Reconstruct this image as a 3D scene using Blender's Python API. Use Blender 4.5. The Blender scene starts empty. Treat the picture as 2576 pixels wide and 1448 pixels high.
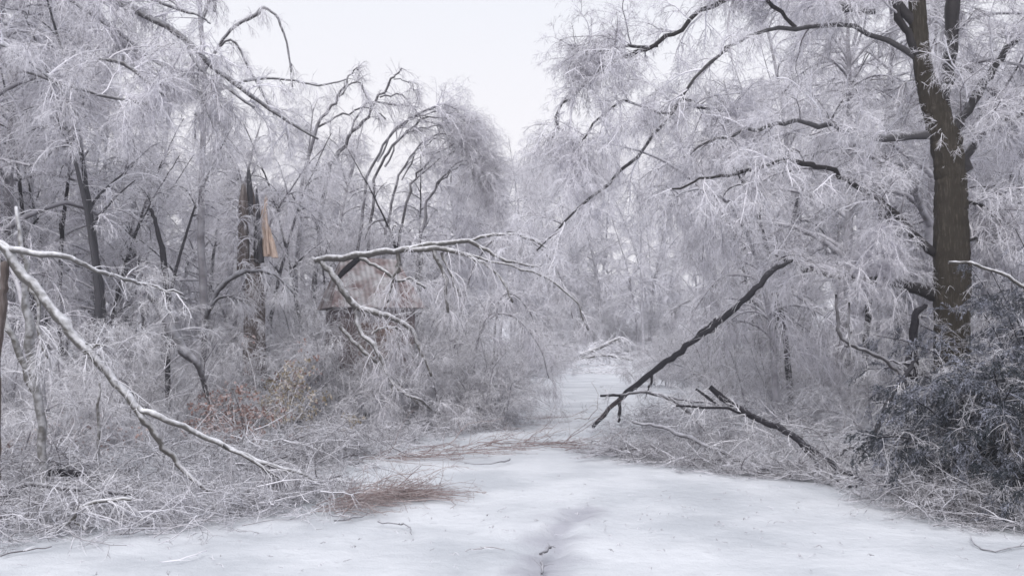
import bpy, math, random
import numpy as np
from mathutils import Vector

# ------------------------------------------------------------------ camera, sky, sun, exposure
SC = bpy.context.scene
F, PITCH, EYE = 2230.0, math.radians(3.24), 1.65
cam_d = bpy.data.cameras.new("camera"); cam = bpy.data.objects.new("camera", cam_d)
SC.collection.objects.link(cam); SC.camera = cam
cam_d.sensor_width = 36; cam_d.lens = F / 2575.0 * 36
cam_d.clip_start = 0.1; cam_d.clip_end = 3000
cam.location = (0, 0, EYE); cam.rotation_euler = (math.radians(90) + PITCH, 0, 0)

SUN_EL, SUN_AZ = math.radians(50), math.radians(195)
W = bpy.data.worlds.new("World"); SC.world = W; W.use_nodes = True
wn, wl = W.node_tree.nodes, W.node_tree.links
wn.clear()
w_out = wn.new("ShaderNodeOutputWorld"); bg = wn.new("ShaderNodeBackground")
sky = wn.new("ShaderNodeTexSky"); sky.sky_type = 'NISHITA'; sky.sun_disc = False
sky.sun_elevation = SUN_EL; sky.sun_rotation = SUN_AZ; sky.air_density = 1.0; sky.dust_density = 2.0
bg.inputs["Strength"].default_value = 0.097
tc = wn.new("ShaderNodeTexCoord"); sx = wn.new("ShaderNodeSeparateXYZ"); ramp = wn.new("ShaderNodeValToRGB")
ns = wn.new("ShaderNodeTexNoise"); ns.inputs["Scale"].default_value = 1.6; ns.inputs["Detail"].default_value = 4
# overcast deck: pale warm white low down, a little bluer higher up
ramp.color_ramp.elements[0].position = 0.0; ramp.color_ramp.elements[0].color = (7.5, 7.2, 7.2, 1)
ramp.color_ramp.elements[1].position = 0.8; ramp.color_ramp.elements[1].color = (6.6, 6.9, 7.5, 1)
e = ramp.color_ramp.elements.new(0.22); e.color = (7.4, 7.2, 7.35, 1)
e = ramp.color_ramp.elements.new(0.40); e.color = (6.9, 7.0, 7.4, 1)
ma = wn.new("ShaderNodeMath"); ma.operation = 'MULTIPLY_ADD'; ma.inputs[1].default_value = 0.16; ma.inputs[2].default_value = -0.08
mb = wn.new("ShaderNodeMath"); mb.operation = 'ADD'
mix = wn.new("ShaderNodeMixRGB"); mix.inputs["Fac"].default_value = 0.93
wl.new(tc.outputs["Generated"], sx.inputs[0]); wl.new(tc.outputs["Generated"], ns.inputs["Vector"])
wl.new(ns.outputs["Fac"], ma.inputs[0]); wl.new(sx.outputs["Z"], mb.inputs[0]); wl.new(ma.outputs[0], mb.inputs[1])
wl.new(mb.outputs[0], ramp.inputs["Fac"])
wl.new(sky.outputs["Color"], mix.inputs["Color1"]); wl.new(ramp.outputs["Color"], mix.inputs["Color2"])
wl.new(mix.outputs["Color"], bg.inputs["Color"]); wl.new(bg.outputs[0], w_out.inputs["Surface"])

sd = bpy.data.lights.new("sun", 'SUN'); sd.energy = 1.5; sd.angle = math.radians(40); sd.color = (1.0, 0.97, 0.94)
sun = bpy.data.objects.new("sun", sd); SC.collection.objects.link(sun)
sun.rotation_euler = (math.radians(90) - SUN_EL, 0, math.pi - SUN_AZ)
SC.view_settings.view_transform = 'Standard'; SC.view_settings.look = 'None'
SC.view_settings.exposure = 0.50; SC.view_settings.gamma = 1.0
SC.render.filter_size = 1.6
try: SC.cycles.pixel_filter_type = 'BLACKMAN_HARRIS'; SC.cycles.filter_width = 1.6
except Exception: pass
SC.cycles.max_bounces = 9; SC.cycles.diffuse_bounces = 8; SC.cycles.glossy_bounces = 2
SC.cycles.volume_bounces = 2
SC.cycles.use_denoising = True

rng = np.random.default_rng(11)
random.seed(5)
C = SC.collection

# ------------------------------------------------------------------ picture measurements -> places
def wp(px, py, D):
    X = (px - 1287.5) / F; U = -(py - 724.0) / F
    d = np.array([X, math.cos(PITCH) - U * math.sin(PITCH), math.sin(PITCH) + U * math.cos(PITCH)])
    return np.array([0, 0, EYE]) + d * (D / d[1])
def px2x(px, D): return (px - 1287.5) / F * D / math.cos(PITCH)
def gnd(px, py):
    """point of the ground seen at this pixel"""
    X = (px - 1287.5) / F; U = -(py - 724.0) / F
    d = np.array([X, math.cos(PITCH) - U * math.sin(PITCH), math.sin(PITCH) + U * math.cos(PITCH)])
    t = -EYE / d[2]
    return np.array([d[0] * t, d[1] * t, 0.0])

# ------------------------------------------------------------------ materials
def nodes(name):
    m = bpy.data.materials.new(name); m.use_nodes = True
    n, l = m.node_tree.nodes, m.node_tree.links
    return m, n, l, n["Principled BSDF"]
def iced(name, dark, ice, base, up, var=0.5, nscale=14.0, rough=0.42, bump=0.0, stretch=None, spec=0.5, contrast=1.0):
    """bark under a glaze of ice: the glaze sits on the upper sides and in patches"""
    m, n, l, b = nodes(name)
    geo = n.new("ShaderNodeNewGeometry"); sep = n.new("ShaderNodeSeparateXYZ")
    l.new(geo.outputs["Normal"], sep.inputs[0])
    tcn = n.new("ShaderNodeTexCoord")
    no = n.new("ShaderNodeTexNoise"); no.inputs["Scale"].default_value = nscale; no.inputs["Detail"].default_value = 3
    if stretch:
        mp = n.new("ShaderNodeMapping"); mp.inputs["Scale"].default_value = stretch
        l.new(tcn.outputs["Object"], mp.inputs[0]); l.new(mp.outputs[0], no.inputs["Vector"])
    else:
        l.new(tcn.outputs["Object"], no.inputs["Vector"])
    at = n.new("ShaderNodeAttribute"); at.attribute_name = "rnd"
    oi = n.new("ShaderNodeObjectInfo")
    a = n.new("ShaderNodeMath"); a.operation = 'MULTIPLY_ADD'; a.inputs[1].default_value = up; a.inputs[2].default_value = base
    l.new(sep.outputs["Z"], a.inputs[0])
    c = n.new("ShaderNodeMath"); c.operation = 'MULTIPLY_ADD'; c.inputs[1].default_value = var
    c.inputs[2].default_value = -var * 0.5; l.new(at.outputs["Fac"], c.inputs[0])
    d = n.new("ShaderNodeMath"); d.operation = 'ADD'; l.new(a.outputs[0], d.inputs[0]); l.new(c.outputs[0], d.inputs[1])
    e_ = n.new("ShaderNodeMath"); e_.operation = 'MULTIPLY_ADD'; e_.inputs[1].default_value = 0.9 * contrast; e_.inputs[2].default_value = -0.45 * contrast
    l.new(no.outputs["Fac"], e_.inputs[0])
    f = n.new("ShaderNodeMath"); f.operation = 'ADD'; f.use_clamp = True; l.new(d.outputs[0], f.inputs[0]); l.new(e_.outputs[0], f.inputs[1])
    g = n.new("ShaderNodeMath"); g.operation = 'MULTIPLY_ADD'; g.inputs[1].default_value = 0.16; g.inputs[2].default_value = -0.08
    l.new(oi.outputs["Random"], g.inputs[0])
    h = n.new("ShaderNodeMath"); h.operation = 'ADD'; h.use_clamp = True; l.new(f.outputs[0], h.inputs[0]); l.new(g.outputs[0], h.inputs[1])
    mx = n.new("ShaderNodeMixRGB"); mx.inputs["Color1"].default_value = (*dark, 1); mx.inputs["Color2"].default_value = (*ice, 1)
    l.new(h.outputs[0], mx.inputs["Fac"]); l.new(mx.outputs[0], b.inputs["Base Color"])
    b.inputs["Roughness"].default_value = rough; b.inputs["Specular IOR Level"].default_value = spec
    if bump:
        bp = n.new("ShaderNodeBump"); bp.inputs["Strength"].default_value = bump; bp.inputs["Distance"].default_value = 0.02
        l.new(no.outputs["Fac"], bp.inputs["Height"]); l.new(bp.outputs[0], b.inputs["Normal"])
    return m
def plain(name, c1, c2, scale, rough=0.8, bump=0.3, stretch=(1, 1, 1), dist=0.02):
    m, n, l, b = nodes(name)
    tcn = n.new("ShaderNodeTexCoord"); mp = n.new("ShaderNodeMapping"); mp.inputs["Scale"].default_value = stretch
    no = n.new("ShaderNodeTexNoise"); no.inputs["Scale"].default_value = scale; no.inputs["Detail"].default_value = 5
    l.new(tcn.outputs["Object"], mp.inputs[0]); l.new(mp.outputs[0], no.inputs["Vector"])
    r = n.new("ShaderNodeValToRGB"); r.color_ramp.elements[0].position = .35; r.color_ramp.elements[1].position = .65
    r.color_ramp.elements[0].color = (*c1, 1); r.color_ramp.elements[1].color = (*c2, 1)
    l.new(no.outputs["Fac"], r.inputs[0]); l.new(r.outputs[0], b.inputs["Base Color"])
    bp = n.new("ShaderNodeBump"); bp.inputs["Strength"].default_value = bump; bp.inputs["Distance"].default_value = dist
    l.new(no.outputs["Fac"], bp.inputs["Height"]); l.new(bp.outputs[0], b.inputs["Normal"])
    b.inputs["Roughness"].default_value = rough
    return m
ICE = (0.90, 0.885, 0.945)
M = {}
M['twig'] = iced('iced_twig', (0.085, 0.07, 0.085), ICE, 0.85, 0.22, var=1.25, nscale=1.3, contrast=1.5)
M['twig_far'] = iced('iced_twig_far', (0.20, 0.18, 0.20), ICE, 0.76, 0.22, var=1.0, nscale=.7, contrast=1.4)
M['brush'] = iced('iced_brush', (0.075, 0.06, 0.07), (0.88, 0.87, 0.92), 0.76, 0.25, var=1.25, nscale=1.6, contrast=1.5)
M['heap'] = iced('iced_brushwood', (0.06, 0.05, 0.058), (0.80, 0.79, 0.85), 0.52, 0.38, var=1.1, nscale=3, contrast=1.4)
M['bark'] = iced('glazed_bark', (0.045, 0.04, 0.045), (0.62, 0.62, 0.68), 0.20, 0.42, var=0.2, nscale=9, bump=0.5)
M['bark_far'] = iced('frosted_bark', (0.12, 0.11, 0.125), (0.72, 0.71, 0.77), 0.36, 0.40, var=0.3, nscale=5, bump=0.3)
M['birch'] = iced('grey_birch_bark', (0.05, 0.045, 0.052), (0.60, 0.59, 0.65), 0.16, 0.40, var=0.2, nscale=5, bump=0.3)
M['darklimb'] = iced('dark_wet_bark', (0.014, 0.012, 0.017), (0.6, 0.6, 0.66), -0.24, 0.30, var=0.12, nscale=22, bump=0.6, spec=.2, rough=.7)
M['pale'] = iced('ice_coated_bark', (0.075, 0.068, 0.062), (0.82, 0.82, 0.87), 0.16, 0.80, var=0.15, nscale=16, bump=0.7, contrast=1.5)
M['oak'] = iced('oak_bark', (0.026, 0.020, 0.013), (0.22, 0.19, 0.16), -0.02, 0.15, var=0.1, nscale=6, bump=1.0, stretch=(7, 7, 1.0), rough=0.75, contrast=1.3, spec=0.3)
M['oaklimb'] = iced('oak_limb_bark', (0.020, 0.017, 0.019), (0.62, 0.62, 0.68), -0.16, 0.46, var=0.1, nscale=12, bump=0.7, spec=.25, rough=.65)
M['torn'] = plain('torn_wood', (0.40, 0.27, 0.21), (0.74, 0.60, 0.51), 14, 0.8, 0.8, (6, 6, .5))
M['rust'] = iced('russet_leaves', (0.19, 0.095, 0.075), (0.60, 0.53, 0.54), 0.26, 0.12, var=0.6, nscale=6)
M['olive'] = iced('olive_leaves', (0.17, 0.13, 0.07), (0.55, 0.50, 0.46), 0.25, 0.12, var=0.6, nscale=6)
M['redtwig'] = iced('red_brown_twigs', (0.16, 0.10, 0.095), (0.60, 0.54, 0.55), 0.28, 0.2, var=0.5, nscale=6)
M['needle'] = iced('dark_evergreen', (0.010, 0.016, 0.024), (0.48, 0.49, 0.60), 0.03, 0.28, var=0.9, nscale=2.2, rough=0.5, contrast=1.5)

M['snagbark'] = iced('snag_bark', (0.075, 0.055, 0.05), (0.42, 0.38, 0.37), 0.10, 0.25, var=0.2, nscale=7, bump=.8, stretch=(5, 5, .8), rough=.75)

# ------------------------------------------------------------------ tubes
def nrm(v): return v / np.maximum(np.linalg.norm(v, axis=-1, keepdims=True), 1e-9)
class Geo:
    def __init__(s): s.v, s.f, s.r, s.n = [], [], [], 0
    def tubes(s, P, R, sides=3, rnd=None, cap=False, ridge=0.0):
        P = np.asarray(P, float); R = np.asarray(R, float)
        if P.ndim == 2: P, R = P[None], R[None]
        N, K, _ = P.shape
        T = np.empty_like(P); T[:, 1:-1] = P[:, 2:] - P[:, :-2]; T[:, 0] = P[:, 1] - P[:, 0]; T[:, -1] = P[:, -1] - P[:, -2]
        T = nrm(T)
        mean = nrm(P[:, -1] - P[:, 0])
        ref = np.where(np.abs(mean[:, 2:3]) > 0.75, np.array([[1.0, 0.15, 0]]), np.array([[0.1, 0.1, 1.0]]))
        Uv = nrm(np.cross(T, ref[:, None, :])); Vv = np.cross(T, Uv)
        a = np.arange(sides) * 2 * math.pi / sides
        ph = rng.random(N) * 6.28
        ca = np.cos(a[None, :] + ph[:, None])[:, None, :, None]; sa = np.sin(a[None, :] + ph[:, None])[:, None, :, None]
        rr = R[:, :, None, None]
        if sides >= 8: rr = rr * (1 + 0.10 * (rng.random((N, K, sides, 1)) - .5) + 0.10 * np.cos(3 * a + 1)[None, None, :, None])
        if ridge:
            fur = rng.random((N, 1, sides, 1)); walk = np.cumsum(rng.normal(0, .16, (N, K, sides, 1)), 1)
            rr = rr * (1 + ridge * (np.sin(fur * 6.28 + walk * 2) - .2))
        V = P[:, :, None, :] + rr * (ca * Uv[:, :, None, :] + sa * Vv[:, :, None, :])
        idx = s.n + np.arange(N * K * sides).reshape(N, K, sides)
        q = np.stack([idx[:, :-1], np.roll(idx, -1, 2)[:, :-1], np.roll(idx, -1, 2)[:, 1:], idx[:, 1:]], -1).reshape(-1, 4)
        s.v.append(V.reshape(-1, 3)); s.f.append(q); s.n += N * K * sides
        if rnd is None: rnd = rng.random(N)
        s.r.append(np.repeat(rnd, K * sides))
        if cap:
            for i in range(N):
                for ring, c in ((idx[i, -1], P[i, -1] + T[i, -1] * R[i, -1] * .5), (idx[i, 0], P[i, 0])):
                    s.v.append(c[None]); s.r.append(np.array([.5])); ci = s.n; s.n += 1
                    nx = np.roll(ring, -1)
                    s.f.append(np.stack([ring, nx, np.full(sides, ci), np.full(sides, ci)], -1))
    def quads(s, V, rnd=None):
        V = np.asarray(V, float); N = len(V)
        idx = s.n + np.arange(N * 4).reshape(N, 4)
        s.v.append(V.reshape(-1, 3)); s.f.append(idx); s.n += N * 4
        s.r.append(np.repeat(rng.random(N) if rnd is None else rnd, 4))
    def mesh(s, name, mat, smooth=True):
        V = np.concatenate(s.v).astype(np.float32); Q = np.concatenate(s.f).astype(np.int32); r = np.concatenate(s.r).astype(np.float32)
        tri = Q[:, 2] == Q[:, 3]
        quad = Q[~tri]; t3 = Q[tri][:, :3]
        loops = np.concatenate([quad.reshape(-1), t3.reshape(-1)])
        ls = np.concatenate([np.arange(len(quad)) * 4, len(quad) * 4 + np.arange(len(t3)) * 3]).astype(np.int32)
        me = bpy.data.meshes.new(name)
        me.vertices.add(len(V)); me.vertices.foreach_set("co", V.reshape(-1))
        me.loops.add(len(loops)); me.loops.foreach_set("vertex_index", loops)
        me.polygons.add(len(ls)); me.polygons.foreach_set("loop_start", ls)
        me.update(calc_edges=True)
        if smooth: me.polygons.foreach_set("use_smooth", np.ones(len(ls), bool))
        at = me.attributes.new("rnd", 'FLOAT', 'POINT'); at.data.foreach_set("value", r)
        me.materials.append(mat)
        return me
    def obj(s, name, mat, parent=None, smooth=True, origin=None):
        if not s.v: return None
        if parent is not None and origin is None: origin = np.array(parent.location)
        if origin is not None: s.v = [v - np.asarray(origin) for v in s.v]
        o = bpy.data.objects.new(name, s.mesh(name, mat, smooth)); C.objects.link(o)
        if parent is not None: o.parent = parent
        elif origin is not None: o.location = origin
        return o

def curve(pts, n=4, wig=0.0):
    """smooth resample of [(x,y,z,r)...] by Catmull-Rom, n points a span, plus a little crookedness"""
    p = np.asarray(pts, float)
    if len(p) < 3: p = np.stack([p[0], (p[0] + p[-1]) / 2, p[-1]])
    q = np.vstack([2 * p[0] - p[1], p, 2 * p[-1] - p[-2]]); out = []
    for i in range(1, len(q) - 2):
        for k in range(n):
            t = k / n
            out.append(0.5 * ((2 * q[i]) + (-q[i-1] + q[i+1]) * t + (2*q[i-1] - 5*q[i] + 4*q[i+1] - q[i+2]) * t*t + (-q[i-1] + 3*q[i] - 3*q[i+1] + q[i+2]) * t**3))
    out.append(q[-2]); out = np.array(out)
    out[:, 3] = np.maximum(out[:, 3], 0.002)
    if wig: out[1:-1, :3] += rng.normal(0, 1, (len(out) - 2, 3)) * wig
    return out[:, :3], out[:, 3]
def pxcurve(pts, D, n=4, wig=0.0):
    """pts (px,py,rpx[,D])"""
    L = []
    for p in pts:
        d = p[3] if len(p) > 3 else D
        L.append((*wp(p[0], p[1], d), p[2] * d / F))
    return curve(L, n, wig)

def spawn(P, R, per, length, ang, droop, wig, K, r0, rtip=0.35, tmin=0.1, tmax=1.0, up=0.0, shrink=0.5, rmaxrel=0.7, side=None):
    """children of polylines P (N,Kp,3): per each, bending down under their ice by droop"""
    P = np.asarray(P, float); R = np.asarray(R, float)
    if P.ndim == 2: P, R = P[None], R[None]
    N, Kp, _ = P.shape
    per = int(per); n = N * per
    idx = np.repeat(np.arange(N), per)
    t = tmin + (tmax - tmin) * rng.random(n)
    s = t * (Kp - 1); i0 = np.minimum(s.astype(int), Kp - 2); fr = (s - i0)[:, None]
    p0, p1 = P[idx, i0], P[idx, i0 + 1]
    o = p0 * (1 - fr) + p1 * fr; T = nrm(p1 - p0)
    pr = R[idx, i0] * (1 - fr[:, 0]) + R[idx, i0 + 1] * fr[:, 0]
    q = rng.normal(0, 1, (n, 3))
    if side is not None: q = q * 0.5 + np.asarray(side)
    q = nrm(q - (q * T).sum(1, keepdims=True) * T)
    a = rng.uniform(*ang, n)[:, None]
    d = nrm(np.cos(a) * T + np.sin(a) * q + np.array([0, 0, up]))
    L = rng.uniform(*length, n) * (1 - shrink * t)
    step = (L / (K - 1))[:, None]
    out = np.empty((n, K, 3)); out[:, 0] = o
    for k in range(1, K):
        d = nrm(d + np.array([0, 0, -1.0]) * droop / (K - 1) + rng.normal(0, wig, (n, 3)))
        out[:, k] = out[:, k-1] + d * step
    rb = np.minimum(r0 * (0.7 + 0.6 * rng.random(n)), np.maximum(pr * rmaxrel, 0.0022))
    return out, rb[:, None] * np.linspace(1, rtip, K)[None, :]
def resample(P, R, K):
    """one polyline to K points"""
    s = np.linspace(0, len(P) - 1, K); i = np.minimum(s.astype(int), len(P) - 2); f = (s - i)[:, None]
    return P[i] * (1 - f) + P[i + 1] * f, R[i] * (1 - f[:, 0]) + R[i + 1] * f[:, 0]
def clip_ground(P, z=0.02):
    P[..., 2] = np.where(P[..., 2] < z, z + 0.02 * rng.random(P[..., 2].shape), P[..., 2]); return P
def twigs_on(g, P, R, per0=0, len0=(.8, 1.8), per1=8, len1=(.5, 1.1), per2=7, len2=(.25, .5), per3=3, len3=(.1, .22), droop=1.3, r=(.009, .006, .004), tmin=.15, ang=(.5, 1.3), up=0.1, side=None, ground=True):
    if isinstance(P, list):
        K = 12; A = [resample(p, q, K) for p, q in zip(P, R)]; P = np.stack([a[0] for a in A]); R = np.stack([a[1] for a in A])
    if per0:
        if P.ndim == 2: P, R = P[None], R[None]
        P, R = spawn(P, R, per0, len0, ang, droop * .8, .14, 9, r[0] * 2.0, tmin=tmin, up=.25, side=side)
        if ground: clip_ground(P)
        g.tubes(P, R, 4)
    b, br = spawn(P, R, per1, len1, ang, droop * .9, .10, 7, r[0], tmin=.1 if per0 else tmin, up=up, side=side)
    c, cr = spawn(b, br, per2, len2, (.4, 1.2), droop * .6, .12, 5, r[1])
    if ground: clip_ground(b); clip_ground(c)
    g.tubes(b, br, 4); g.tubes(c, cr, 3)
    if per3:
        d, dr = spawn(c, cr, per3, len3, (.4, 1.1), droop * .5, .12, 3, r[2])
        if ground: clip_ground(d)
        g.tubes(d, dr, 3)

# ------------------------------------------------------------------ tagging
def empty(name, loc):
    o = bpy.data.objects.new(name, None); C.objects.link(o); o.location = loc; o.empty_display_size = .2; return o
def tag(o, label=None, cat=None, group=None, kind=None):
    if label: o['label'] = label
    if cat: o['category'] = cat
    if group: o['group'] = group
    if kind: o['kind'] = kind
    return o
def copy_tree(o):
    c = o.copy(); C.objects.link(c)
    for ch in list(o.children):
        d = ch.copy(); C.objects.link(d); d.parent = c
    return c

# ------------------------------------------------------------------ ground
from mathutils import noise as mn
TRACK = [gnd(1480, 1270), gnd(1435, 1290), gnd(1400, 1330), gnd(1375, 1375), gnd(1362, 1448), gnd(1345, 1600)]
def hgt(x, y):
    h = 0.045 * mn.noise(Vector((x * .35, y * .35, 0))) + 0.018 * mn.noise(Vector((x * 1.3, y * 1.3, 3)))
    if y < 30 and abs(x) < 20: h += 0.007 * mn.noise(Vector((x * 5, y * 5, 5)))
    h -= 0.03
    if 5 < y < 60 and -6 < x < 16:
        cx = float(np.interp(y, [5, 8, 12, 17, 24, 32, 51, 66], [.35, .35, .45, 1.0, 1.6, 2.4, 4.6, 7.2]))
        for o_ in (-.75, .75):
            h -= .028 * math.exp(-((x - cx - o_ + .06 * mn.noise(Vector((0, y * .7, o_)))) / .17) ** 2) * (.55 + .8 * mn.noise(Vector((x, y * .8, 9))))
    if y < 13 and -3 < x < 4:
        for a, b in zip(TRACK[:-1], TRACK[1:]):
            ab = b[:2] - a[:2]; t = max(0, min(1, float(np.dot(np.array([x, y]) - a[:2], ab) / np.dot(ab, ab))))
            dd = np.linalg.norm(np.array([x, y]) - (a[:2] + t * ab))
            if dd < .3: 
                h -= 0.06 * (1 - dd / .3) ** 1.5 * (0.6 + mn.noise(Vector((x * 7, y * 7, 1))))
                h += 0.012 * math.exp(-((dd - .2) / .05) ** 2)
    return h
xs = np.concatenate([-np.geomspace(900, 16, 24), np.arange(-15, 15.01, .125), np.geomspace(16, 900, 24)])
ys = np.concatenate([np.linspace(-60, 3, 14), np.arange(3.5, 20, .09), np.geomspace(20.2, 1500, 90)])
def slush_shade(x, y):  # painted grey along the furrow: its shadow band together with exposed slush
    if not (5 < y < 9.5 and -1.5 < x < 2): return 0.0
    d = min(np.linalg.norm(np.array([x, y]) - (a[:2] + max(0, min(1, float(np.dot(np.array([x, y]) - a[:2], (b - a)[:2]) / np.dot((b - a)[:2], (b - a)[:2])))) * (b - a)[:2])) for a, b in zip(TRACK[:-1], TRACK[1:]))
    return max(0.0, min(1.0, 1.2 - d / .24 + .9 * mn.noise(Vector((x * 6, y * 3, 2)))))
vv = [(x, y, hgt(x, y)) for y in ys for x in xs]
nx = len(xs)
ff = [(j * nx + i, j * nx + i + 1, (j + 1) * nx + i + 1, (j + 1) * nx + i) for j in range(len(ys) - 1) for i in range(nx - 1)]
me = bpy.data.meshes.new("snowy_ground"); me.from_pydata(vv, [], ff); me.update()
me.polygons.foreach_set("use_smooth", np.ones(len(ff), bool))
sa = me.attributes.new('slush_shade', 'FLOAT', 'POINT'); sa.data.foreach_set('value', np.array([slush_shade(v[0], v[1]) for v in vv], dtype=np.float32))
ground = bpy.data.objects.new("snowy_ground", me); C.objects.link(ground); tag(ground, kind='structure', label='snow covered track and forest floor')
m, n, l, b = nodes('snow')
tcn = n.new("ShaderNodeTexCoord")
n1 = n.new("ShaderNodeTexNoise"); n1.inputs["Scale"].default_value = .8; n1.inputs["Detail"].default_value = 6
n2 = n.new("ShaderNodeTexNoise"); n2.inputs["Scale"].default_value = 60; n2.inputs["Detail"].default_value = 4
n3 = n.new("ShaderNodeTexNoise"); n3.inputs["Scale"].default_value = 7; n3.inputs["Detail"].default_value = 5
for q in (n1, n2, n3): l.new(tcn.outputs["Object"], q.inputs["Vector"])
r = n.new("ShaderNodeValToRGB"); r.color_ramp.elements[0].position = .36; r.color_ramp.elements[0].color = (.49, .51, .55, 1)
r.color_ramp.elements[1].position = .6; r.color_ramp.elements[1].color = (.66, .675, .715, 1)
l.new(n1.outputs["Fac"], r.inputs[0])
dr = n.new("ShaderNodeValToRGB"); dr.color_ramp.elements[0].position = .66; dr.color_ramp.elements[0].color = (0, 0, 0, 1)
dr.color_ramp.elements[1].position = .74; dr.color_ramp.elements[1].color = (.5, .5, .5, 1)
l.new(n3.outputs["Fac"], dr.inputs[0])
mx = n.new("ShaderNodeMixRGB"); mx.inputs["Color2"].default_value = (.42, .42, .46, 1)
l.new(dr.outputs[0], mx.inputs["Fac"]); l.new(r.outputs[0], mx.inputs["Color1"]); sl = n.new("ShaderNodeAttribute"); sl.attribute_name = 'slush_shade'; mx2 = n.new("ShaderNodeMixRGB"); mx2.inputs["Color2"].default_value = (.37, .37, .42, 1)
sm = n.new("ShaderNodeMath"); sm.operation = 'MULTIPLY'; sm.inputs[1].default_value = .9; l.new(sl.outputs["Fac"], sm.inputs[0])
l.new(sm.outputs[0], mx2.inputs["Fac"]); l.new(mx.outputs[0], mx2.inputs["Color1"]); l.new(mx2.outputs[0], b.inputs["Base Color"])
ad = n.new("ShaderNodeMath"); ad.operation = 'MULTIPLY_ADD'; ad.inputs[1].default_value = .25
l.new(n2.outputs["Fac"], ad.inputs[0]); l.new(n3.outputs["Fac"], ad.inputs[2])
bp = n.new("ShaderNodeBump"); bp.inputs["Strength"].default_value = .6; bp.inputs["Distance"].default_value = .04
l.new(ad.outputs[0], bp.inputs["Height"]); l.new(bp.outputs[0], b.inputs["Normal"])
b.inputs["Roughness"].default_value = .55; b.inputs["Specular IOR Level"].default_value = .3
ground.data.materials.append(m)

# ------------------------------------------------------------------ tree kinds for the woods
def tree_proto(name, H, rt, nl, lean=0.3, limblen=3.2, droop=1.2, dens=(9, 9, 4), tstart=.15, arch=0.0, mat='twig', bark='bark_far', limbang=(.6, 1.15), fat=1.0):
    root = empty(name, (0, 0, 0))
    K = 14; P = np.zeros((K, 3)); d = np.array([0, 0, 1.0]); bend = rng.normal(0, 1, 2); bend /= np.linalg.norm(bend)
    for k in range(1, K):
        d = nrm(d + np.array([bend[0], bend[1], 0]) * lean / K + np.array([bend[0], bend[1], -1]) * arch * (k / K) ** 1.5 / 2 + rng.normal(0, .035, 3))
        P[k] = P[k-1] + d * H / (K - 1)
    P[0, 2] = -0.15
    R = rt * (1 - .88 * (np.linspace(0, 1, K)) ** .8); R[0] *= 1.3
    tp, tr = curve(np.column_stack([P, R]), 3, .006)
    g = Geo(); g.tubes(tp, tr, 9)
    a, ar = spawn(P[None], R[None], nl, (limblen * .6, limblen * 1.2), limbang, droop, .10, 9, rt * .38, tmin=tstart, shrink=.55, up=.25)
    clip_ground(a, .05); g.tubes(a, ar, 5)
    g.obj('trunk', M[bark], root)
    g = Geo()
    b_, br = spawn(a, ar, dens[0] + 3, (.5, 1.4), (.5, 1.3), droop * .8, .14, 7, .013 * fat, tmin=.08, up=.1)
    clip_ground(b_); g.tubes(b_, br, 4)
    c_, cr = spawn(b_, br, dens[1] + 3, (.16, .55), (.5, 1.35), droop * .45, .16, 5, .0085 * fat)
    clip_ground(c_); g.tubes(c_, cr, 3)
    d_, dr_ = spawn(c_, cr, dens[2] + 1, (.07, .20), (.5, 1.3), droop * .2, .16, 3, .0064 * fat)
    clip_ground(d_); g.tubes(d_, dr_, 3)
    g.obj('crown', M[mat], root)
    return root
def brush_proto(name, H, ns, spread, droop, mat='brush', dens=(7, 8, 3), tilt=(.1, .9)):
    root = empty(name, (0, 0, 0))
    K = 9; N = ns
    o = np.zeros((N, 3)); o[:, :2] = rng.normal(0, spread, (N, 2))
    th = rng.uniform(*tilt, N); az = rng.random(N) * 6.28
    d = np.stack([np.sin(th) * np.cos(az), np.sin(th) * np.sin(az), np.cos(th)], -1)
    P = np.empty((N, K, 3)); P[:, 0] = o; P[:, 0, 2] = -.05
    L = (H * rng.uniform(.7, 1.4, N) / (K - 1))[:, None]
    for k in range(1, K):
        d = nrm(d + np.array([0, 0, -1.]) * droop * (k / K) / (K - 1) * 2 + rng.normal(0, .09, (N, 3))); P[:, k] = P[:, k-1] + d * L
    clip_ground(P[:, 1:])
    R = rng.uniform(.010, .024, N)[:, None] * np.linspace(1, .3, K)[None]
    g = Geo(); g.tubes(P, R, 5); g.obj('stem', M['bark_far'], root)
    g = Geo()
    twigs_on(g, P, R, dens[0], (.35, 1.0), dens[1], (.2, .5), dens[2], (.1, .24), droop=droop * .8, r=(.010, .0075, .006), tmin=.1)
    g.obj('foliage', M[mat], root)
    return root

PROTO = {}
PROTO['tall'] = [tree_proto('frosted_tree', 11, .15, 24, .4, 3.6, 1.5, (9, 9, 4)),
                 tree_proto('frosted_tree', 11, .12, 26, .6, 3.0, 1.9, (9, 9, 4), arch=.15),
                 tree_proto('frosted_tree', 11, .17, 22, .3, 4.0, 1.4, (10, 9, 4), tstart=.25)]
PROTO['bent'] = [tree_proto('bent_tree', 9, .09, 22, .4, 2.4, 2.2, (8, 9, 4), arch=.55),
                 tree_proto('bent_tree', 8, .08, 20, .3, 2.2, 2.4, (8, 9, 4), arch=.8)]
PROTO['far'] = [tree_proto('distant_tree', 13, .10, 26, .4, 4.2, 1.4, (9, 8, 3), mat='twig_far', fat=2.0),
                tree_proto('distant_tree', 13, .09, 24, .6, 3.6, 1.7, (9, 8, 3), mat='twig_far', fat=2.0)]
PROTO['brush'] = [brush_proto('frosted_bush', 1.9, 16, .35, 1.0), brush_proto('frosted_bush', 2.3, 13, .3, 1.4, dens=(8, 9, 3)),
                  brush_proto('frosted_bush', 1.2, 18, .5, .8, tilt=(.5, 1.4))]
def pole_proto():
    root = tree_proto('slim_dark_tree', 8, .085, 12, .5, 1.8, 1.5, (6, 7, 3), tstart=.35, bark='darklimb'); return root
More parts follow.
